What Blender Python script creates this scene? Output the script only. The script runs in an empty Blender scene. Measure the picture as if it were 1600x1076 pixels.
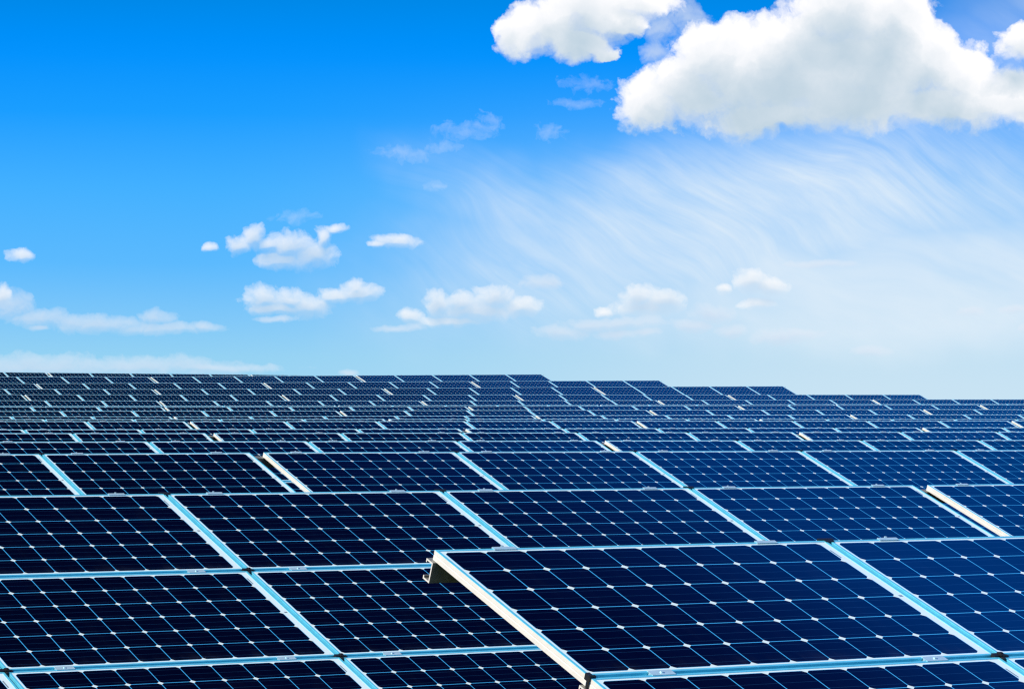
import bpy, bmesh, math, random
from mathutils import Vector, Matrix
R = math.radians
scene = bpy.context.scene
COL = scene.collection
random.seed(7)

# ------------------------------------------------------------------ camera
CAM_Z = 2.49
YAW = R(31.987)                       # the rows run along +X, the camera looks 32 degrees east of their normal
cam_data = bpy.data.cameras.new('camera')
cam_data.sensor_width = 36.0
cam_data.lens = 36.0 * 4735.0 / 1600.0
cam_data.clip_start = 0.1
cam_data.clip_end = 20000.0
cam = bpy.data.objects.new('camera', cam_data)
cam.location = (0, 0, CAM_Z)
cam.rotation_euler = (R(90 + 1.65), 0, -YAW)
COL.objects.link(cam)
scene.camera = cam

# ------------------------------------------------------------------ exposure
scene.view_settings.view_transform = 'Standard'
scene.view_settings.look = 'None'
scene.view_settings.exposure = 0.0
scene.view_settings.gamma = 1.0
scene.view_settings.use_curve_mapping = False

scene.cycles.max_bounces = 6
scene.cycles.diffuse_bounces = 2
scene.cycles.glossy_bounces = 3
scene.cycles.use_denoising = False
scene.cycles.pixel_filter_type = 'BLACKMAN_HARRIS'
scene.cycles.filter_width = 1.3

# ------------------------------------------------------------------ sun
SUN_DIR = Vector((-0.72, 0.04, 0.69)).normalized()      # towards the sun: low in the west
sun_data = bpy.data.lights.new('sun', 'SUN')
sun_data.energy = 5.0
sun_data.angle = R(0.5)
sun_data.color = (1.0, 0.94, 0.82)
sun = bpy.data.objects.new('sun', sun_data)
sun.rotation_euler = (-SUN_DIR).to_track_quat('-Z', 'Y').to_euler()
sun.location = SUN_DIR * 50
COL.objects.link(sun)
SUN_EL = math.asin(SUN_DIR.z)
SUN_AZ = math.atan2(SUN_DIR.x, SUN_DIR.y)

# ------------------------------------------------------------------ world: sky and clouds
world = bpy.data.worlds.new('World')
scene.world = world
world.use_nodes = True
NT = world.node_tree
NT.nodes.clear()

def sock(nt, v, inp):
    if isinstance(v, bpy.types.NodeSocket):
        nt.links.new(v, inp)
    else:
        inp.default_value = v

def fm(nt, op, a, b=0.0, c=0.0, clamp=False):
    n = nt.nodes.new('ShaderNodeMath'); n.operation = op; n.use_clamp = clamp
    sock(nt, a, n.inputs[0]); sock(nt, b, n.inputs[1]); sock(nt, c, n.inputs[2])
    return n.outputs[0]

def vm(nt, op, a, b=(0, 0, 0), c=(0, 0, 0), out=0):
    n = nt.nodes.new('ShaderNodeVectorMath'); n.operation = op
    sock(nt, a, n.inputs[0])
    if op not in ('LENGTH', 'NORMALIZE'):
        sock(nt, b, n.inputs[1])
    if op == 'MULTIPLY_ADD':
        sock(nt, c, n.inputs[2])
    return n.outputs[out]

def step(nt, x, lo, hi, smooth=True):
    n = nt.nodes.new('ShaderNodeMapRange')
    n.interpolation_type = 'SMOOTHSTEP' if smooth else 'LINEAR'
    sock(nt, x, n.inputs[0]); n.inputs[1].default_value = lo; n.inputs[2].default_value = hi
    n.inputs[3].default_value = 0.0; n.inputs[4].default_value = 1.0
    return n.outputs[0]

def mixc(nt, f, a, b):
    n = nt.nodes.new('ShaderNodeMix'); n.data_type = 'RGBA'; n.clamp_factor = True
    sock(nt, f, n.inputs[0])
    for v, i in ((a, n.inputs[6]), (b, n.inputs[7])):
        if isinstance(v, bpy.types.NodeSocket): nt.links.new(v, i)
        else: i.default_value = (*v, 1.0)
    return n.outputs[2]

def noise(nt, vec, scale, detail=5.0, rough=0.55, dist=0.0, col=False):
    n = nt.nodes.new('ShaderNodeTexNoise'); n.noise_dimensions = '3D'
    nt.links.new(vec, n.inputs['Vector'])
    n.inputs['Scale'].default_value = scale; n.inputs['Detail'].default_value = detail
    n.inputs['Roughness'].default_value = rough; n.inputs['Distortion'].default_value = dist
    return n.outputs['Color' if col else 'Fac']

def ramp(nt, x, stops, mode='LINEAR'):
    n = nt.nodes.new('ShaderNodeValToRGB'); n.color_ramp.interpolation = mode
    nt.links.new(x, n.inputs[0])
    e = n.color_ramp.elements
    e[0].position, e[0].color = stops[0][0], (*stops[0][1], 1)
    e[1].position, e[1].color = stops[-1][0], (*stops[-1][1], 1)
    for p, c in stops[1:-1]:
        k = e.new(p); k.color = (*c, 1)
    return n.outputs[0]

# sky directions in compass degrees: U = azimuth from the north-north-east heading, V = elevation (unit: 1.21 degrees)
KA = 47.35
def puff_field(name, puffs, smooth=0.18):
    g = bpy.data.node_groups.new(name, 'ShaderNodeTree')
    g.interface.new_socket('P', in_out='INPUT', socket_type='NodeSocketVector')
    g.interface.new_socket('D', in_out='OUTPUT', socket_type='NodeSocketFloat')
    gi = g.nodes.new('NodeGroupInput'); go = g.nodes.new('NodeGroupOutput')
    acc = None
    for (x, y, rx, ry) in puffs:
        cx, cy, ix, iy = (x - 800) / 100, (674.5 - y) / 100, 100 / rx, 100 / ry
        q = vm(g, 'MULTIPLY_ADD', gi.outputs[0], (ix, iy, 0), (-cx * ix, -cy * iy, 0))
        l = vm(g, 'LENGTH', q, out=1)
        acc = l if acc is None else fm(g, 'SMOOTH_MIN', acc, l, smooth)
    g.links.new(fm(g, 'SUBTRACT', 1.0, acc), go.inputs[0])
    return g

def use(nt, group, P):
    n = nt.nodes.new('ShaderNodeGroup'); n.node_tree = group
    nt.links.new(P, n.inputs[0])
    return n.outputs[0]

# heaps of cumulus: azimuth, elevation and radii of each puff
BIG = [(1015, 165, 52, 42), (1075, 140, 65, 50), (1130, 95, 75, 60), (1180, 130, 110, 80), (1250, 80, 90, 62), (1330, 30, 95, 75),
       (1400, 40, 70, 65), (1360, 110, 130, 85), (1450, 110, 75, 60), (1500, 130, 60, 55), (1545, 165, 70, 42), (1480, 175, 90, 36),
       (1330, 165, 120, 44), (1200, 185, 100, 30), (1600, 175, 50, 38),
       (808, 55, 38, 40), (860, 40, 55, 42), (930, 20, 70, 50), (905, 68, 50, 24), (1000, 0, 70, 28), (975, 40, 40, 20), (945, 85, 26, 11),
       (1600, 75, 50, 30), (1250, 140, 160, 60)]
SMALL = [(398, 373, 17, 22), (372, 384, 22, 15), (420, 384, 22, 12), (452, 388, 38, 24), (490, 398, 36, 24), (440, 408, 42, 15), (505, 372, 14, 17),
         (521, 357, 20, 9), (618, 379, 36, 12), (592, 384, 18, 7), (327, 385, 9, 8),
         (412, 467, 32, 20), (450, 468, 34, 17), (480, 478, 42, 18), (430, 482, 50, 12), (560, 456, 36, 15), (530, 460, 34, 12), (558, 446, 14, 12),
         (640, 494, 20, 13), (686, 475, 24, 22), (722, 474, 30, 20), (770, 466, 34, 20), (742, 484, 66, 18), (812, 480, 34, 15), (700, 500, 60, 9),
         (1000, 468, 34, 22), (1035, 470, 34, 20), (1012, 480, 55, 14), (940, 488, 14, 8), (1172, 442, 26, 19), (1200, 450, 34, 14), (1180, 476, 26, 9),
         (1128, 452, 12, 9), (40, 404, 22, 11), (8, 466, 16, 18),]
FAINT = [(20, 478, 36, 26), (70, 500, 60, 16), (150, 508, 90, 17), (245, 496, 30, 14), (250, 515, 90, 11), (320, 512, 28, 9), (62, 514, 16, 6),
         (60, 575, 190, 22), (230, 575, 170, 17), (548, 580, 18, 7), (1105, 490, 34, 17), (1085, 510, 32, 11), (1140, 514, 30, 11), (880, 518, 50, 13), (920, 508, 30, 12),
         (965, 522, 40, 9), (1010, 520, 26, 7), (1215, 525, 48, 14), (1250, 520, 40, 10), (1510, 488, 26, 9), (1580, 486, 40, 8), (1350, 548, 36, 8), (1597, 518, 12, 9),
         (620, 512, 40, 7), (430, 497, 40, 6), (850, 440, 34, 12),
         (1275, 415, 60, 7), (1025, 85, 24, 18), (1030, 50, 40, 26), (1075, 30, 30, 30), (1010, 22, 60, 26), (330, 575, 120, 8), (965, 505, 90, 10)]
WISP = [(725, 206, 60, 16), (750, 197, 44, 12), (630, 242, 52, 14), (865, 214, 34, 18), (915, 132, 46, 16), (460, 336, 44, 10), (690, 228, 40, 12), (680, 288, 26, 10), (760, 185, 24, 14), (900, 165, 50, 12)]

tc = NT.nodes.new('ShaderNodeTexCoord')
D = tc.outputs['Generated']
FWD = (math.sin(YAW), math.cos(YAW), 0); RGT = (math.cos(YAW), -math.sin(YAW), 0)
az = fm(NT, 'ARCTAN2', vm(NT, 'DOT_PRODUCT', D, RGT, out=1), vm(NT, 'DOT_PRODUCT', D, FWD, out=1))
sep = NT.nodes.new('ShaderNodeSeparateXYZ'); NT.links.new(D, sep.inputs[0])
el = fm(NT, 'ARCSINE', sep.outputs[2])
U = fm(NT, 'MULTIPLY', az, KA); V = fm(NT, 'MULTIPLY', el, KA)
cmb = NT.nodes.new('ShaderNodeCombineXYZ'); NT.links.new(U, cmb.inputs[0]); NT.links.new(V, cmb.inputs[1])
P0 = cmb.outputs[0]

sky = NT.nodes.new('ShaderNodeTexSky'); sky.sky_type = 'NISHITA'; sky.sun_disc = False
sky.sun_elevation = SUN_EL; sky.sun_rotation = SUN_AZ
sky.air_density = 1.0; sky.dust_density = 0.3; sky.ozone_density = 3.0
# clear-sky colour by elevation (V/70 -> whole dome), a polarised deep blue that pales quickly into the horizon; unseen higher bands added to shape the panel reflections
vn = fm(NT, 'DIVIDE', V, 74.4)
clear = ramp(NT, vn, [(0.0, (0.40, 0.70, 0.89)), (0.0154, (0.30, 0.648, 0.90)), (0.0235, (0.215, 0.578, 0.945)), (0.0346, (0.108, 0.493, 0.99)), (0.0503, (0.058, 0.440, 1.0)),
                      (0.0665, (0.0105, 0.340, 1.0)), (0.0798, (0.0, 0.284, 0.98)), (0.0907, (0.0, 0.245, 0.80)), (0.16, (0.0, 0.15, 0.58)), (0.30, (0.0, 0.19, 0.80)), (0.376, (0.0, 0.165, 0.95)), (0.393, (0.0, 0.050, 0.42)), (0.412, (0.0, 0.011, 0.15)), (0.50, (0.0, 0.011, 0.14)), (1.0, (0.0, 0.06, 0.32))])
# unseen high sky graded west to east for panel reflections; fill sky added behind the viewer
high = step(NT, V, 9.0, 17.0)
west = fm(NT, 'MULTIPLY_ADD', step(NT, U, -7.0, 22.0), 0.75, 0.50)
hz = NT.nodes.new('ShaderNodeCombineXYZ')
fac = fm(NT, 'ADD', fm(NT, 'MULTIPLY', high, fm(NT, 'SUBTRACT', west, 1.0)), 1.0)
for k in range(3): NT.links.new(fac, hz.inputs[k])
clear = vm(NT, 'MULTIPLY', clear, hz.outputs[0])
back = step(NT, vm(NT, 'DOT_PRODUCT', D, FWD, out=1), 0.25, -0.45)
skyn = mixc(NT, fm(NT, 'MULTIPLY', back, 0.55), clear, vm(NT, 'MULTIPLY', sky.outputs[0], (0.10, 0.10, 0.10)))
# the eastern (right) side is paler near the horizon
pale = fm(NT, 'MULTIPLY', step(NT, U, -5.0, 6.0), step(NT, V, 6.0, 0.0))
skyn = mixc(NT, fm(NT, 'MULTIPLY', pale, 0.85), skyn, (0.63, 0.79, 0.90))

clear_sky = skyn
# cirrus: streaks combed by the wind, falling towards the east
wob = noise(NT, vm(NT, 'MULTIPLY', P0, (0.22, 0.3, 1)), 1.0, 2.0, 0.5, 0, True)
Pw = vm(NT, 'ADD', P0, vm(NT, 'MULTIPLY', vm(NT, 'SUBTRACT', wob, (0.5, 0.5, 0.5)), (2.6, 1.8, 0)))
rot = NT.nodes.new('ShaderNodeVectorRotate'); rot.rotation_type = 'Z_AXIS'; rot.inputs['Angle'].default_value = R(33)
NT.links.new(Pw, rot.inputs['Vector'])
st1 = noise(NT, vm(NT, 'MULTIPLY', rot.outputs[0], (0.40, 3.6, 1)), 1.0, 9.0, 0.66)
rot2 = NT.nodes.new('ShaderNodeVectorRotate'); rot2.rotation_type = 'Z_AXIS'; rot2.inputs['Angle'].default_value = R(20)
NT.links.new(Pw, rot2.inputs['Vector'])
st2 = noise(NT, vm(NT, 'MULTIPLY', rot2.outputs[0], (0.28, 1.1, 1)), 1.0, 5.0, 0.55)
edge = noise(NT, P0, 0.55, 3.0, 0.5)
def blob(cx, cy, rx, ry, ang, lo, hi, amp=0.0):
    r = NT.nodes.new('ShaderNodeVectorRotate'); r.rotation_type = 'Z_AXIS'; r.inputs['Angle'].default_value = R(ang)
    r.inputs['Center'].default_value = ((cx - 800) / 100, (674.5 - cy) / 100, 0)
    NT.links.new(P0, r.inputs['Vector'])
    ix, iy = 100 / rx, 100 / ry
    q = vm(NT, 'MULTIPLY_ADD', r.outputs[0], (ix, iy, 0), (-(cx - 800) / 100 * ix, -(674.5 - cy) / 100 * iy, 0))
    f = fm(NT, 'SUBTRACT', 1.0, vm(NT, 'LENGTH', q, out=1))
    if amp: f = fm(NT, 'ADD', f, fm(NT, 'MULTIPLY', fm(NT, 'SUBTRACT', edge, 0.5), amp))
    return step(NT, f, lo, hi)
veil = blob(1180, 345, 780, 200, -9, 0.0, 0.8, 0.55)
veil2 = blob(850, 352, 330, 120, 22, 0.05, 1.0, 0.7)
streak = fm(NT, 'MULTIPLY_ADD', st1, 1.35, fm(NT, 'MULTIPLY_ADD', st2, 1.0, -0.62))
cir = fm(NT, 'MULTIPLY', fm(NT, 'MAXIMUM', veil, fm(NT, 'MULTIPLY', veil2, 0.75)), step(NT, streak, -0.22, 0.98, False), clamp=True)
bank = fm(NT, 'MULTIPLY', blob(1440, 450, 640, 135, -3, 0.0, 0.62, 0.7), step(NT, st2, 0.0, 0.66, False))
cir = fm(NT, 'MAXIMUM', fm(NT, 'MULTIPLY', cir, 1.0), fm(NT, 'MULTIPLY', bank, 0.9))
far_r = fm(NT, 'MULTIPLY', blob(1650, 60, 260, 150, 0, 0.0, 0.8, 0.4), 0.6)
cir = fm(NT, 'MAXIMUM', cir, fm(NT, 'MULTIPLY', far_r, step(NT, st2, 0.1, 0.8, False)))
skyn = mixc(NT, fm(NT, 'MULTIPLY', cir, 0.95), skyn, (0.76, 0.865, 0.955))

# cumulus: a density made of heaped puffs broken up by fractal noise, lit by looking a little way towards the light
def density_group(name, puffs, warps, nscale, namp, smooth=0.22, bias=0.0, gain=1.0):
    env = puff_field(name + '_shape', puffs, smooth)
    g = bpy.data.node_groups.new(name, 'ShaderNodeTree')
    g.interface.new_socket('P', in_out='INPUT', socket_type='NodeSocketVector')
    g.interface.new_socket('D', in_out='OUTPUT', socket_type='NodeSocketFloat')
    gi = g.nodes.new('NodeGroupInput'); go = g.nodes.new('NodeGroupOutput')
    P = gi.outputs[0]; Q = P
    for sc, det, ax, ay in warps:
        w = noise(g, P, sc, det, 0.58, 0, True)
        Q = vm(g, 'ADD', Q, vm(g, 'MULTIPLY', vm(g, 'SUBTRACT', w, (0.5, 0.5, 0.5)), (ax, ay, 0)))
    n = noise(g, Q, nscale, 9.0, 0.60)
    d = fm(g, 'ADD', fm(g, 'MULTIPLY', use(g, env, Q), gain), fm(g, 'MULTIPLY_ADD', fm(g, 'SUBTRACT', n, 0.5), namp, bias))
    g.links.new(fm(g, 'MAXIMUM', d, 0.0), go.inputs[0])
    return g
def clouds(group, light, L1, L2, k_top, k_under, k_light, bright, shade, opac, body=0.0):
    global skyn
    d0 = use(NT, group, P0)
    d1 = use(NT, light, vm(NT, 'ADD', P0, L1)); d2 = use(NT, light, vm(NT, 'ADD', P0, L2))
    under = fm(NT, 'MULTIPLY_ADD', fm(NT, 'SUBTRACT', d1, use(NT, light, P0)), 3.0, 0.2, clamp=True)
    k = fm(NT, 'MULTIPLY_ADD', under, k_under - k_top, k_top)
    alpha = fm(NT, 'SUBTRACT', 1.0, fm(NT, 'EXPONENT', fm(NT, 'MULTIPLY', fm(NT, 'MULTIPLY', fm(NT, 'MULTIPLY', d0, k), fm(NT, 'MULTIPLY_ADD', d0, body, 1.0)), -1.0)))
    tau = fm(NT, 'ADD', fm(NT, 'MULTIPLY', d1, 0.5), d2)
    lit = fm(NT, 'EXPONENT', fm(NT, 'MULTIPLY', tau, -k_light))
    c = mixc(NT, lit, shade, bright)
    skyn = mixc(NT, fm(NT, 'MULTIPLY', alpha, opac), skyn, c)
D_FAINT = density_group('faint_clouds', FAINT, [(1.3, 5.0, 0.6, 0.22)], 3.4, 1.5, 0.22, 0.08)
D_SMALL = density_group('fair_clouds', SMALL, [(1.7, 2.0, 0.34, 0.18), (5.0, 5.0, 0.16, 0.11)], 5.0, 1.35, 0.25, 0.17)
L_SMALL = density_group('fair_clouds_body', SMALL, [(1.7, 2.0, 0.34, 0.18)], 3.0, 0.7, 0.3, 0.12)
D_BIG = density_group('heap_clouds', BIG, [(0.8, 3.0, 0.7, 0.5), (3.4, 8.0, 0.46, 0.40)], 2.6, 1.45, 0.35, 0.24, 1.7)
L_BIG = density_group('heap_clouds_body', BIG, [(0.8, 3.0, 0.7, 0.5), (2.4, 4.0, 0.3, 0.3)], 1.7, 0.95, 0.4, 0.0)
D_WISP = density_group('wisps', WISP, [(1.2, 4.0, 0.5, 0.4), (4.5, 5.0, 0.3, 0.12)], 7.5, 2.2, 0.3, -0.12)
clouds(D_WISP, D_WISP, (0, 0.05, 0), (0, 0.1, 0), 0.8, 0.8, 0.3, (0.90, 0.95, 1.0), (0.8, 0.88, 0.97), 0.34)
clouds(D_FAINT, D_FAINT, (0, 0.05, 0), (0, 0.12, 0), 1.7, 1.1, 0.8, (0.76, 0.84, 0.94), (0.56, 0.69, 0.86), 0.78)
clouds(D_SMALL, L_SMALL, (-0.02, 0.08, 0), (-0.03, 0.18, 0), 1.9, 0.8, 1.3, (1.0, 1.0, 1.0), (0.47, 0.64, 0.83), 0.92)
clouds(D_BIG, L_BIG, (0.10, 0.22, 0), (0.20, 0.6, 0), 2.4, 0.75, 1.45, (1.08, 1.06, 1.06), (0.45, 0.60, 0.71), 0.985, 2.6)

def background(col):
    n = NT.nodes.new('ShaderNodeBackground'); n.inputs['Strength'].default_value = 0.1
    NT.links.new(vm(NT, 'MULTIPLY', col, (10, 10, 10)), n.inputs['Color'])
    return n.outputs[0]
# the clouds all stand low in the north-north-east; the rest of the dome is clear
low = fm(NT, 'MULTIPLY', fm(NT, 'LESS_THAN', fm(NT, 'ABSOLUTE', U), 14.0), fm(NT, 'MULTIPLY', fm(NT, 'LESS_THAN', V, 9.0), fm(NT, 'GREATER_THAN', V, -0.6)))
mx = NT.nodes.new('ShaderNodeMixShader')
NT.links.new(low, mx.inputs[0]); NT.links.new(background(clear_sky), mx.inputs[1]); NT.links.new(background(skyn), mx.inputs[2])
wo = NT.nodes.new('ShaderNodeOutputWorld'); NT.links.new(mx.outputs[0], wo.inputs['Surface'])

# ------------------------------------------------------------------ materials
def mat(name):
    m = bpy.data.materials.new(name); m.use_nodes = True
    return m, m.node_tree, m.node_tree.nodes['Principled BSDF']

def metal(name, base, metallic, rough, scale=18.0, var=0.12):
    m, nt, b = mat(name)
    t = nt.nodes.new('ShaderNodeTexCoord')
    n = noise(nt, t.outputs['Object'], scale, 4.0, 0.6)
    c = mixc(nt, step(nt, n, 0.3, 0.7), tuple(v * (1 - var) for v in base), base)
    nt.links.new(c, b.inputs['Base Color'])
    nt.links.new(fm(nt, 'MULTIPLY_ADD', n, 0.2, rough - 0.1), b.inputs['Roughness'])
    b.inputs['Metallic'].default_value = metallic
    return m
M_ALU = metal('sky_tinted_aluminium', (0.15, 0.74, 0.97), 0.30, 0.36)  # aluminium frame with the sky's cyan reflection put into its base colour
M_SUN_SIDE = metal('sun_tinted_edge', (0.95, 0.90, 0.82), 0.12, 0.42, 18.0, 0.06)  # same frame metal, warm sunlight painted into the colour of its side faces
M_ZINC = metal('galvanised_steel', (0.30, 0.30, 0.27), 0.45, 0.5, 26.0, 0.3)
M_CLAMP = metal('clamp_aluminium', (0.55, 0.82, 0.92), 0.35, 0.35)
M_BLACK = metal('black_plastic', (0.012, 0.012, 0.014), 0.0, 0.5)

# module sizes (metres): 10 x 6 cells of 156 mm
MW, MH, MT = 1.659, 1.000, 0.036
CP = 0.159
ML, MB = 0.024, 0.0255                         # from frame edge to first cell, left and bottom
def make_sheet_material():
    m, nt, b = mat('cell_sheet')
    uv = nt.nodes.new('ShaderNodeUVMap'); uv.uv_map = 'metres'
    s = nt.nodes.new('ShaderNodeSeparateXYZ'); nt.links.new(uv.outputs[0], s.inputs[0])
    x, y = s.outputs[0], s.outputs[1]
    gx = fm(nt, 'DIVIDE', fm(nt, 'SUBTRACT', x, ML - 0.0015), CP); gy = fm(nt, 'DIVIDE', fm(nt, 'SUBTRACT', y, MB - 0.0015), CP)
    dx = fm(nt, 'MULTIPLY', fm(nt, 'ABSOLUTE', fm(nt, 'SUBTRACT', fm(nt, 'FRACT', gx), 0.5)), CP)
    sy = fm(nt, 'MULTIPLY', fm(nt, 'SUBTRACT', fm(nt, 'FRACT', gy), 0.5), CP)
    dy = fm(nt, 'ABSOLUTE', sy)
    def lt(a, v): return fm(nt, 'LESS_THAN', a, v)
    def gt(a, v): return fm(nt, 'GREATER_THAN', a, v)
    def mul(*a):
        r = a[0]
        for q in a[1:]: r = fm(nt, 'MULTIPLY', r, q)
        return r
    rr = fm(nt, 'SQRT', fm(nt, 'ADD', fm(nt, 'MULTIPLY', dx, dx), fm(nt, 'MULTIPLY', dy, dy)))
    cell = mul(lt(dx, 0.0776), lt(dy, 0.0776), lt(rr, 0.1015), gt(gx, 0.0), lt(gx, 10.0), gt(gy, 0.0), lt(gy, 6.0))
    bus = fm(nt, 'MAXIMUM', lt(fm(nt, 'ABSOLUTE', sy), 0.0009), lt(fm(nt, 'ABSOLUTE', fm(nt, 'SUBTRACT', dy, 0.052)), 0.0009))
    bus = mul(bus, cell)
    # one slightly different blue-black per cell and per module
    cv = nt.nodes.new('ShaderNodeCombineXYZ'); nt.links.new(fm(nt, 'FLOOR', gx), cv.inputs[0]); nt.links.new(fm(nt, 'FLOOR', gy), cv.inputs[1])
    oi = nt.nodes.new('ShaderNodeObjectInfo'); nt.links.new(fm(nt, 'MULTIPLY', oi.outputs['Random'], 91.0), cv.inputs[2])
    wn = nt.nodes.new('ShaderNodeTexWhiteNoise'); nt.links.new(cv.outputs[0], wn.inputs['Vector'])
    cc = mixc(nt, wn.outputs['Value'], (0.0003, 0.0006, 0.0034), (0.0005, 0.0013, 0.0070))
    cc = mixc(nt, fm(nt, 'MULTIPLY', oi.outputs['Random'], 0.5), cc, (0.0003, 0.0009, 0.0050))
    # solder ribbons on the white margin at the right end
    rx = ML + 10 * CP
    def rect(x0, x1, y0, y1): return mul(gt(x, x0), lt(x, x1), gt(y, y0), lt(y, y1))
    rib = fm(nt, 'MAXIMUM', rect(rx + 0.002, rx + 0.009, 0.845, 0.915), rect(rx + 0.010, rx + 0.026, 0.495, 0.509))
    inside = mul(gt(gx, 0.0), lt(gx, 10.0), gt(gy, 0.0), lt(gy, 6.0), lt(rr, 0.1015))   # the narrow gaps between cells, tinted blue
    col = mixc(nt, cell, mixc(nt, inside, (0.70, 0.88, 0.90), (0.06, 0.47, 0.92)), cc)
    col = mixc(nt, fm(nt, 'MULTIPLY', bus, 0.75), col, (0.012, 0.05, 0.13))
    col = mixc(nt, fm(nt, 'MULTIPLY', rib, 0.85), col, (0.10, 0.16, 0.20))
    # a thin film of dust that rain has washed down to the lower edge
    tq = nt.nodes.new('ShaderNodeTexCoord')
    dn = noise(nt, vm(nt, 'MULTIPLY', tq.outputs['Object'], (9.0, 2.0, 1.0)), 1.0, 6.0, 0.65)
    film = fm(nt, 'ADD', fm(nt, 'MULTIPLY', step(nt, y, 0.12, 0.0), step(nt, dn, 0.35, 0.75)), fm(nt, 'MULTIPLY', step(nt, dn, 0.5, 0.8), 0.18))
    col = mixc(nt, fm(nt, 'MULTIPLY', film, 0.10), col, (0.10, 0.11, 0.12))
    nt.links.new(col, b.inputs['Base Color'])
    b.inputs['Roughness'].default_value = 0.6
    b.inputs['Specular IOR Level'].default_value = 0.0
    b.inputs['Coat Weight'].default_value = 1.0
    nt.links.new(fm(nt, 'MULTIPLY_ADD', oi.outputs['Random'], 0.07, 1.265), b.inputs['Coat IOR'])   # anti-reflective solar glass, no two quite alike
    t = nt.nodes.new('ShaderNodeTexCoord')
    dust = noise(nt, t.outputs['Object'], 5.0, 5.0, 0.6)
    nt.links.new(fm(nt, 'MULTIPLY_ADD', dust, 0.10, 0.02), b.inputs['Coat Roughness'])
    return m
M_SHEET = make_sheet_material()

def make_grass():
    m, nt, b = mat('meadow')
    t = nt.nodes.new('ShaderNodeTexCoord')
    a = noise(nt, t.outputs['Object'], 0.6, 8.0, 0.65); c = noise(nt, t.outputs['Object'], 14.0, 6.0, 0.7)
    col = mixc(nt, step(nt, a, 0.35, 0.68), (0.045, 0.075, 0.018), (0.11, 0.105, 0.04))
    col = mixc(nt, step(nt, c, 0.45, 0.75), col, (0.03, 0.05, 0.012))
    nt.links.new(col, b.inputs['Base Color'])
    b.inputs['Roughness'].default_value = 0.95; b.inputs['Specular IOR Level'].default_value = 0.1
    bp = nt.nodes.new('ShaderNodeBump'); bp.inputs['Strength'].default_value = 0.8; bp.inputs['Distance'].default_value = 0.1
    nt.links.new(c, bp.inputs['Height']); nt.links.new(bp.outputs[0], b.inputs['Normal'])
    return m
M_GRASS = make_grass()

# ------------------------------------------------------------------ rows of the plant
# name, perpendicular distance, heading offset (deg), left ends of the tables along the row, (position along row, height of top edge relative to the eye)
PU, PV = 1.675, 1.019
TILT = R(21.0)
NROW, NCOL = 3, 5
TOP_H = 2.10                                     # top edge of a table above its ground
ROWS = [
 ('Q', 8.82, 0.0, [5.188], [(5.2, -0.393), (6.88, -0.393)]),
 ('P', 14.41, 0.0, [3.51, 11.985], [(5.94, -0.318), (11.96, -0.320)]),
 ('O', 20.02, 0.334, [1.998, 10.468], [(8.39, -0.165), (10.42, -0.148), (12.15, -0.141), (17.97, -0.154)]),
 ('N', 25.26, 1.044, [9.069, 17.534], [(10.95, -0.084), (15.67, -0.081), (23.24, -0.086)]),
 ('M', 32.252, -1.067, [6.763, 15.238, 23.713], [(12.59, -0.008), (18.4, -0.012), (27.56, 0.013)]),
 ('L', 37.009, 0.426, [14.23, 22.707, 31.183], [(15.57, 0.034), (22.42, 0.05), (33.33, 0.08)]),
 ('K', 42.51, 0.453, [12.616, 21.078, 29.539, 38.001], [(17.91, 0.158), (25.78, 0.183), (38.32, 0.212)]),
 ('J', 48.226, 0.218, [19.224, 27.697, 36.169], [(20.09, 0.217), (28.97, 0.247), (43.11, 0.275)]),
 ('I', 53.899, 0.301, [17.749, 26.204, 34.659, 43.115], [(22.54, 0.289), (32.49, 0.338), (39.03, 0.373), (48.32, 0.422)]),
 ('H', 59.955, 0.005, [24.43, 32.891, 41.353, 49.814], [(24.71, 0.438), (35.71, 0.497), (53.2, 0.598)]),
 ('G', 65.61, 0.061, [22.868, 31.322, 39.776, 48.23, 56.685], [(27.12, 0.568), (39.83, 0.65), (48.15, 0.71), (58.33, 0.781)]),
 ('Z', 71.1, 0.3, [22.5, 30.96, 39.42, 47.88, 56.34], [(29.4, 0.641), (43.2, 0.733), (52.2, 0.797), (63.2, 0.876)]),
 ('F', 76.083, 0.505, [28.432, 36.881, 45.33, 53.779, 62.228], [(32.14, 0.836), (46.23, 0.914), (53.1, 0.968), (60.56, 1.034), (68.7, 1.098)]),
 ('E', 82.067, 0.453, [26.887, 35.357, 43.828, 52.298, 60.768], [(34.58, 1.083), (49.76, 1.178), (69.14, 1.305)]),
 ('D', 86.023, 1.489, [34.905, 43.369, 51.834, 60.298], [(38.09, 1.297), (44.68, 1.363), (51.8, 1.443), (55.18, 1.505), (58.47, 1.538), (63.65, 1.601), (68.65, 1.654)]),
 ('C', 90.125, 2.143, [33.984, 42.443, 50.902, 59.36], [(41.15, 1.556), (43.41, 1.583), (49.1, 1.655), (54.25, 1.722), (59.3, 1.8), (62.77, 1.858), (67.69, 1.912)]),
 ('B', 92.532, 3.842, [42.895, 51.375, 59.854], [(45.61, 1.82), (51.47, 1.91), (53.0, 1.953), (61.04, 2.068), (64.89, 2.149), (68.21, 2.183)]),
 ('A', 105.36, 0.0, [36.871, 45.342, 53.812], [(43.42, 2.21), (48.61, 2.223), (52.11, 2.234), (55.31, 2.226), (57.45, 2.199), (67.36, 2.177)]),
]
def interp(pts, a):
    if a <= pts[0][0]: return pts[0][1]
    for (a0, h0), (a1, h1) in zip(pts, pts[1:]):
        if a <= a1: return h0 + (h1 - h0) * (a - a0) / (a1 - a0)
    return pts[-1][1]
def row_point(Y, d, a):
    c, s = math.cos(R(d)), math.sin(R(d))
    return a * c - Y * s, a * s + Y * c
DROP = MH * 0 + NROW * PV * math.cos(TILT)        # horizontal depth of a table

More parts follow.
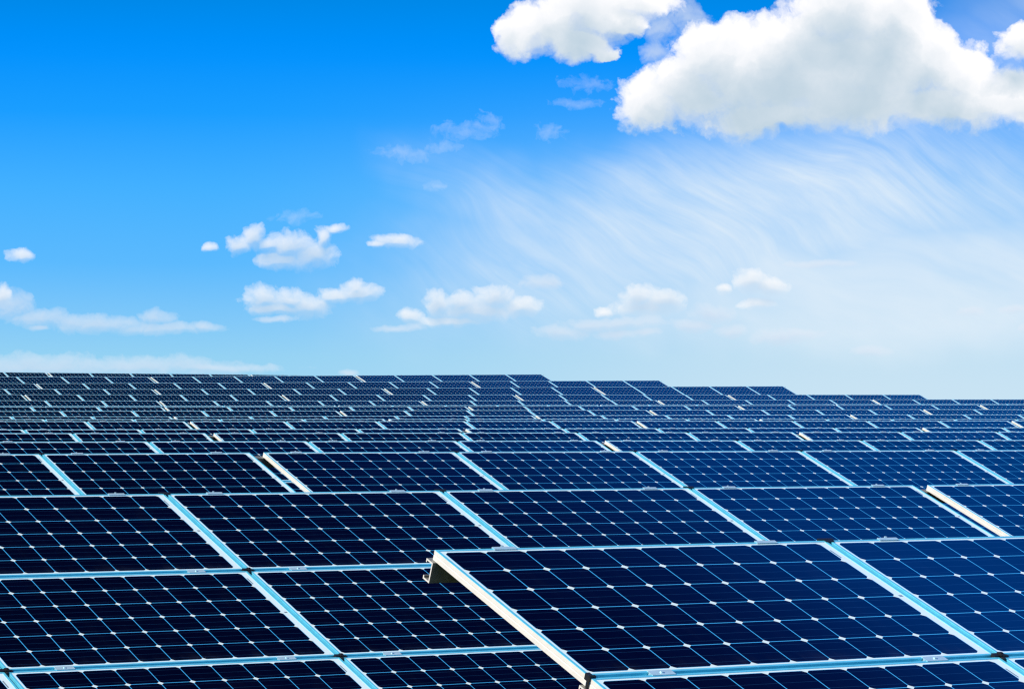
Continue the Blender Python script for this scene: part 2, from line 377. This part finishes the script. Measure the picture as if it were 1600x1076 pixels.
# ------------------------------------------------------------------ ground: one sheet following the terrain of the rows
def ground_z(X, Y):
    prev = None
    for name, Yr, d, st, hs in ROWS:
        a = X
        y = row_point(Yr, d, a)[1] - DROP / 2
        z = interp(hs, a) + CAM_Z - TOP_H
        if Y <= y:
            if prev is None: return z
            y0, z0 = prev
            return z0 + (z - z0) * (Y - y0) / max(0.5, y - y0)
        prev = (y, z)
    y0, z0 = prev
    return z0 - min(1.0, max(0.0, (Y - y0 - 8) / 250.0)) * 4.0
def axis(lo, hi, stepf, far):
    v = []; x = lo
    while x <= hi: v.append(x); x += stepf
    w = []; g = stepf
    while hi + sum(w) < far: g *= 1.5; w.append(g)
    out = list(v); x = hi
    for g in w: x += g; out.append(x)
    x = lo; pre = []
    for g in w: x -= g; pre.append(x)
    return sorted(pre) + out
xs, ys = axis(-10, 90, 2.5, 6000), axis(-4, 130, 2.0, 6000)
gm = bpy.data.meshes.new('ground')
verts = [(x, y, ground_z(x, y)) for y in ys for x in xs]
nx = len(xs)
faces = [(j * nx + i, j * nx + i + 1, (j + 1) * nx + i + 1, (j + 1) * nx + i) for j in range(len(ys) - 1) for i in range(nx - 1)]
gm.from_pydata(verts, [], faces)
gm.materials.append(M_GRASS)
for p in gm.polygons: p.use_smooth = True
ground = bpy.data.objects.new('ground', gm); COL.objects.link(ground)
ground['kind'] = 'structure'; ground['label'] = 'rough grass ground under the rows of solar tables'

# ------------------------------------------------------------------ mesh helpers
def new_mesh(name, bm, *mats):
    me = bpy.data.meshes.new(name)
    bm.normal_update(); bm.to_mesh(me); bm.free()
    for m in mats: me.materials.append(m)
    return me

def add_box(bm, x0, x1, y0, y1, z0, z1, mi=0):
    v = [bm.verts.new(p) for p in ((x0, y0, z0), (x1, y0, z0), (x1, y1, z0), (x0, y1, z0), (x0, y0, z1), (x1, y0, z1), (x1, y1, z1), (x0, y1, z1))]
    for f in ((3, 2, 1, 0), (4, 5, 6, 7), (0, 1, 5, 4), (1, 2, 6, 5), (2, 3, 7, 6), (3, 0, 4, 7)):
        bm.faces.new([v[i] for i in f]).material_index = mi

def add_prism(bm, prof, p0, p1, ex, ey, mi=0, cap=None):
    """a closed profile (list of 2-D points along ex, ey) swept from p0 to p1"""
    a = [bm.verts.new(p0 + ex * x + ey * y) for x, y in prof]
    b = [bm.verts.new(p1 + ex * x + ey * y) for x, y in prof]
    n = len(prof)
    for i in range(n):
        bm.faces.new((a[i], a[(i + 1) % n], b[(i + 1) % n], b[i])).material_index = mi
    cap = mi if cap is None else cap
    bm.faces.new(a[::-1]).material_index = cap; bm.faces.new(b).material_index = cap

def add_tube(bm, p0, p1, r, n=12, mi=0):
    z = (p1 - p0).normalized(); x = z.orthogonal().normalized(); y = z.cross(x)
    add_prism(bm, [(r * math.cos(2 * math.pi * k / n), r * math.sin(2 * math.pi * k / n)) for k in range(n)], p0, p1, x, y, mi)

# module: local origin at its lower left frame corner, x along the row, y up the slope, z = 0 on top of the frame
def frame_into(bm, mi=0, simple=False, side=1):
    if simple:
        prof = [(0, -MT), (0, 0), (0.012, 0), (0.012, -0.004)]
        closed = False
    else:
        prof = [(0, -MT), (0, -0.020), (0.0008, -0.019), (0.0008, -0.016), (0, -0.015), (0, -0.0012), (0.0012, 0), (0.0112, 0), (0.0120, -0.0008),
                (0.0120, -0.006), (0.0022, -0.006), (0.0022, -MT + 0.002), (0.026, -MT + 0.002), (0.026, -MT)]
        closed = True
    rings = []
    for i, z in prof:
        rings.append([bm.verts.new(p) for p in ((i, i, z), (MW - i, i, z), (MW - i, MH - i, z), (i, MH - i, z))])
    n = len(rings)
    for k in range(n if closed else n - 1):
        a, b = rings[k], rings[(k + 1) % n]
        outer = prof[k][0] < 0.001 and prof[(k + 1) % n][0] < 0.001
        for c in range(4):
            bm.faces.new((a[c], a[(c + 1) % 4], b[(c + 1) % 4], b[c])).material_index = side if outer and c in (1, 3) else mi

def sheet_into(bm, mi=0, thick=True):
    uvl = bm.loops.layers.uv.new('metres') if 'metres' not in bm.loops.layers.uv else bm.loops.layers.uv['metres']
    i, z = 0.0116, -0.0019
    v = [bm.verts.new(p) for p in ((i, i, z), (MW - i, i, z), (MW - i, MH - i, z), (i, MH - i, z))]
    f = bm.faces.new(v); f.material_index = mi
    for l in f.loops: l[uvl].uv = (l.vert.co.x, l.vert.co.y)
    zb = z - 0.0034
    w = [bm.verts.new((p.co.x, p.co.y, zb)) for p in v]
    g = bm.faces.new(w[::-1]); g.material_index = mi
    for l in g.loops: l[uvl].uv = (-1.0, -1.0)
    for k in range(4):
        h = bm.faces.new((w[k], w[(k + 1) % 4], v[(k + 1) % 4], v[k])); h.material_index = mi
        for l in h.loops: l[uvl].uv = (-1.0, -1.0)

bm = bmesh.new(); frame_into(bm); ME_FRAME = new_mesh('frame', bm, M_ALU, M_SUN_SIDE)  # left-column frames: side faces carry the painted sunlight
bm = bmesh.new(); frame_into(bm, 0, False, 0); ME_FRAME_IN = new_mesh('frame', bm, M_ALU)
bm = bmesh.new(); sheet_into(bm); ME_SHEET = new_mesh('cell_sheet', bm, M_SHEET)
bm = bmesh.new(); bm.loops.layers.uv.new('metres'); frame_into(bm, 0, True, 2); sheet_into(bm, 1); ME_FAR = new_mesh('solar_panel', bm, M_ALU, M_SHEET, M_SUN_SIDE)
bm = bmesh.new(); bm.loops.layers.uv.new('metres'); frame_into(bm, 0, True, 0); sheet_into(bm, 1); ME_FAR_IN = new_mesh('solar_panel', bm, M_ALU, M_SHEET)

# table: local origin on the ground below its middle, x along the row; slope frame: s = distance up the slope from the lower edge
LEN = NCOL * PU
SLOPE = NROW * PV
CT, ST_ = math.cos(TILT), math.sin(TILT)
EX, EY, EZ = Vector((1, 0, 0)), Vector((0, CT, ST_)), Vector((0, -ST_, CT))
LOW = Vector((-LEN / 2, -SLOPE * CT / 2, TOP_H - SLOPE * ST_))            # lower left corner of the glass plane
def sl(x, s, n=0.0): return LOW + EX * x + EY * s + EZ * n
ROTM = Matrix(((1, 0, 0), (0, CT, -ST_), (0, ST_, CT)))
ROT = ROTM.to_euler()

# C-section purlin: web faces down the slope, flanges and lips turn back up the slope
def purlin_mesh(s):
    bm = bmesh.new()
    t, h, w, lip = 0.006, 0.074, 0.044, 0.013
    z1 = -MT - 0.001
    prof = [(0, z1), (w, z1), (w, z1 - lip), (w - t, z1 - lip), (w - t, z1 - t), (t, z1 - t), (t, z1 - h + t), (w - t, z1 - h + t), (w - t, z1 - h + lip), (w, z1 - h + lip), (w, z1 - h), (0, z1 - h)]
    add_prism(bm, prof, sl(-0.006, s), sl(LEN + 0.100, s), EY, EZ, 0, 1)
    return new_mesh('purlin', bm, M_ZINC, M_SUN_SIDE)  # end cuts take the cream colour with sunlight painted in
PURLIN_S = (0.012, PV - 0.023, 2 * PV - 0.023, SLOPE - 0.036)
ME_PURLINS = [purlin_mesh(s) for s in PURLIN_S]
SUP = (1.35, LEN / 2, LEN - 1.35)
def rafter_mesh(x):
    bm = bmesh.new(); zt = -MT - 0.080
    add_prism(bm, [(-0.03, zt), (0.03, zt), (0.03, zt - 0.1), (-0.03, zt - 0.1)], sl(x, 0.12), sl(x, SLOPE - 0.12), EX, EZ)
    return new_mesh('rafter', bm, M_ZINC)
def post_mesh(x, s):
    bm = bmesh.new(); p = sl(x + 0.045, s, -MT - 0.13)
    prof = [(-0.012, -0.05), (0.012, -0.05), (0.012, 0.05), (-0.012, 0.05)]
    add_prism(bm, prof, Vector((p.x, p.y, -0.6)), p, Vector((1, 0, 0)), Vector((0, 1, 0)))
    return new_mesh('post', bm, M_ZINC)
def brace_mesh(x):
    bm = bmesh.new(); a = sl(x + 0.062, SLOPE - 0.75, -MT - 0.16); b = sl(x + 0.062, 1.45, -MT - 0.16)
    c = Vector((a.x, a.y, 0.35))
    add_prism(bm, [(-0.004, -0.025), (0.004, -0.025), (0.004, 0.025), (-0.004, 0.025)], c, b, Vector((1, 0, 0)), Vector((0, 0.7, 0.7)))
    return new_mesh('brace', bm, M_ZINC)
ME_RAFTERS = [rafter_mesh(x) for x in SUP]
ME_POSTS = [post_mesh(x, s) for x in SUP for s in (0.65, SLOPE - 0.75)]
ME_BRACES = [brace_mesh(x) for x in SUP]

# silver mid clamp over a seam, and the top-edge clamp; origin at the seam on top of the frames
bm = bmesh.new()
add_box(bm, -0.045, 0.045, -0.017, 0.017, 0.0004, 0.0026); add_box(bm, -0.045, 0.045, -0.006, 0.006, -0.036, 0.0006)
add_tube(bm, Vector((0, 0, 0.0022)), Vector((0, 0, 0.0065)), 0.0065, 6)
ME_CLAMP = new_mesh('clamp', bm, M_CLAMP)
bm = bmesh.new()
add_box(bm, -0.045, 0.045, -0.014, 0.006, 0.0004, 0.0028); add_box(bm, -0.045, 0.045, 0.0005, 0.0055, -0.040, 0.0006)
add_box(bm, -0.045, 0.045, 0.0055, 0.020, -0.040, -0.036); add_tube(bm, Vector((0, 0.012, -0.037)), Vector((0, 0.012, 0.004)), 0.0055, 8)
ME_TOPCLAMP = new_mesh('clamp', bm, M_CLAMP)
# black rubber corner piece where four frames meet
bm = bmesh.new()
add_box(bm, -0.028, -0.005, -0.010, 0.010, -0.02, 0.006); add_box(bm, -0.003, 0.017, -0.014, 0.012, -0.02, 0.009); add_box(bm, 0.019, 0.031, -0.014, 0.000, -0.02, 0.005)
add_box(bm, -0.006, 0.006, -0.030, -0.0165, -0.02, 0.004); add_tube(bm, Vector((0.007, 0, 0.008)), Vector((0.007, 0, 0.012)), 0.006, 8)
ME_CORNER = new_mesh('corner_piece', bm, M_BLACK)
bm = bmesh.new()
add_box(bm, -0.002, 0.014, -0.012, 0.010, -0.012, 0.010); add_box(bm, 0.015, 0.028, -0.010, 0.000, -0.012, 0.006); add_box(bm, 0.000, 0.006, -0.011, -0.004, -0.045, -0.0121)
ME_ENDCORNER = new_mesh('corner_piece', bm, M_BLACK)
bm = bmesh.new()
add_box(bm, -0.038, 0.030, 0.0005, 0.012, -0.03, 0.0035); add_box(bm, -0.016, 0.022, -0.016, 0.0003, 0.0005, 0.003)
ME_TOPCORNER = new_mesh('corner_piece', bm, M_BLACK)

def put(name, data, parent, loc=(0, 0, 0), rot=None):
    o = bpy.data.objects.new(name, data); COL.objects.link(o)
    o.parent = parent; o.location = loc
    if rot is not None: o.rotation_euler = rot
    return o

def build_table(detail):
    root = bpy.data.objects.new('solar_table', None); COL.objects.link(root)
    for j in range(NROW):
        for i in range(NCOL):
            loc = sl(i * PU + 0.008, j * PV + (PV - MH) / 2)
            if detail:
                p = put('solar_panel', None, root, loc, ROT)
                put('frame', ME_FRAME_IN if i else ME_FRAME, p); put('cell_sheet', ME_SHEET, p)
            else:
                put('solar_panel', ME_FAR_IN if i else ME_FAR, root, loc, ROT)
    for me in ME_PURLINS: put('purlin', me, root)
    for me in ME_RAFTERS: put('rafter', me, root)
    for me in ME_POSTS: put('post', me, root)
    for me in ME_BRACES: put('brace', me, root)
    for j in range(1, NROW + 1):
        top = j == NROW
        if not detail and not top: continue
        for i in range(NCOL):
            for fx in (0.165, 0.835):
                put('clamp', ME_TOPCLAMP if top else ME_CLAMP, root, sl(i * PU + 0.008 + fx * MW, j * PV - (PV - MH) / 2 * (1 if top else 0)), ROT)
        if detail:
            for i in range(0 if not top else 1, NCOL + (1 if not top else 0)):
                put('corner_piece', ME_TOPCORNER if top else (ME_ENDCORNER if i in (0, NCOL) else ME_CORNER), root, sl(i * PU, j * PV - ((PV - MH) / 2 if top else 0)), ROT)
    return root

def copy_tree(o, parent=None):
    c = o.copy(); COL.objects.link(c); c.parent = parent
    for ch in list(o.children): copy_tree(ch, c)
    return c

ORD = ['first', 'second', 'third', 'fourth', 'fifth', 'sixth', 'seventh', 'eighth', 'ninth', 'tenth', 'eleventh', 'twelfth', 'thirteenth', 'fourteenth', 'fifteenth', 'sixteenth', 'seventeenth', 'eighteenth']
NUM = ['', 'one', 'two', 'three', 'four', 'five']
SPECIAL = {
 ('Q', 0): 'nearest solar table, its bright left edge and bare purlin end sticking out',
 ('P', 0): 'large solar table filling the lower left, three panel rows visible, behind the nearest table',
 ('P', 1): 'solar table right of the white gap, just behind the nearest table at the right border',
 ('O', 0): 'solar table left of the dark gap in the third row, only two panels in view',
 ('O', 1): 'solar table right of the dark gap in the third row, behind the lower left table',
}
protos = {True: build_table(True), False: build_table(False)}
used = {True: False, False: False}
for ri, (name, Y, d, starts, hs) in enumerate(ROWS):
    detail = ri < 8
    n = len(starts)
    for ti, a0 in enumerate(starts):
        if used[detail]: t = copy_tree(protos[detail])
        else: t = protos[detail]; used[detail] = True
        zl, zr = interp(hs, a0), interp(hs, a0 + LEN)
        x, y = row_point(Y, d, a0 + LEN / 2)
        dd = R(d)
        off = DROP / 2                                    # the row line is the top edge; the origin is under the middle
        t.location = (x + math.sin(dd) * off, y - math.cos(dd) * off, (zl + zr) / 2 + CAM_Z - TOP_H)
        t.rotation_euler = (0, -math.atan2(zr - zl, LEN), dd)
        t['category'] = 'solar table'
        t['group'] = 'solar tables standing in long rows'
        if (name, ti) in SPECIAL: lab = SPECIAL[(name, ti)]
        else:
            where = 'leftmost' if ti == 0 else ('rightmost' if ti == n - 1 else ORD[ti] + ' from the left')
            tail = ''
            if name in 'BCDE' and ti == n - 1: tail = ', slanted end against sky'
            elif name == 'A': tail = ', on skyline'
            elif name == 'Z': tail = ', barely showing'
            lab = 'solar table in %s row back, %s of %s%s' % (ORD[ri], where, NUM[n], tail)
        t['label'] = lab
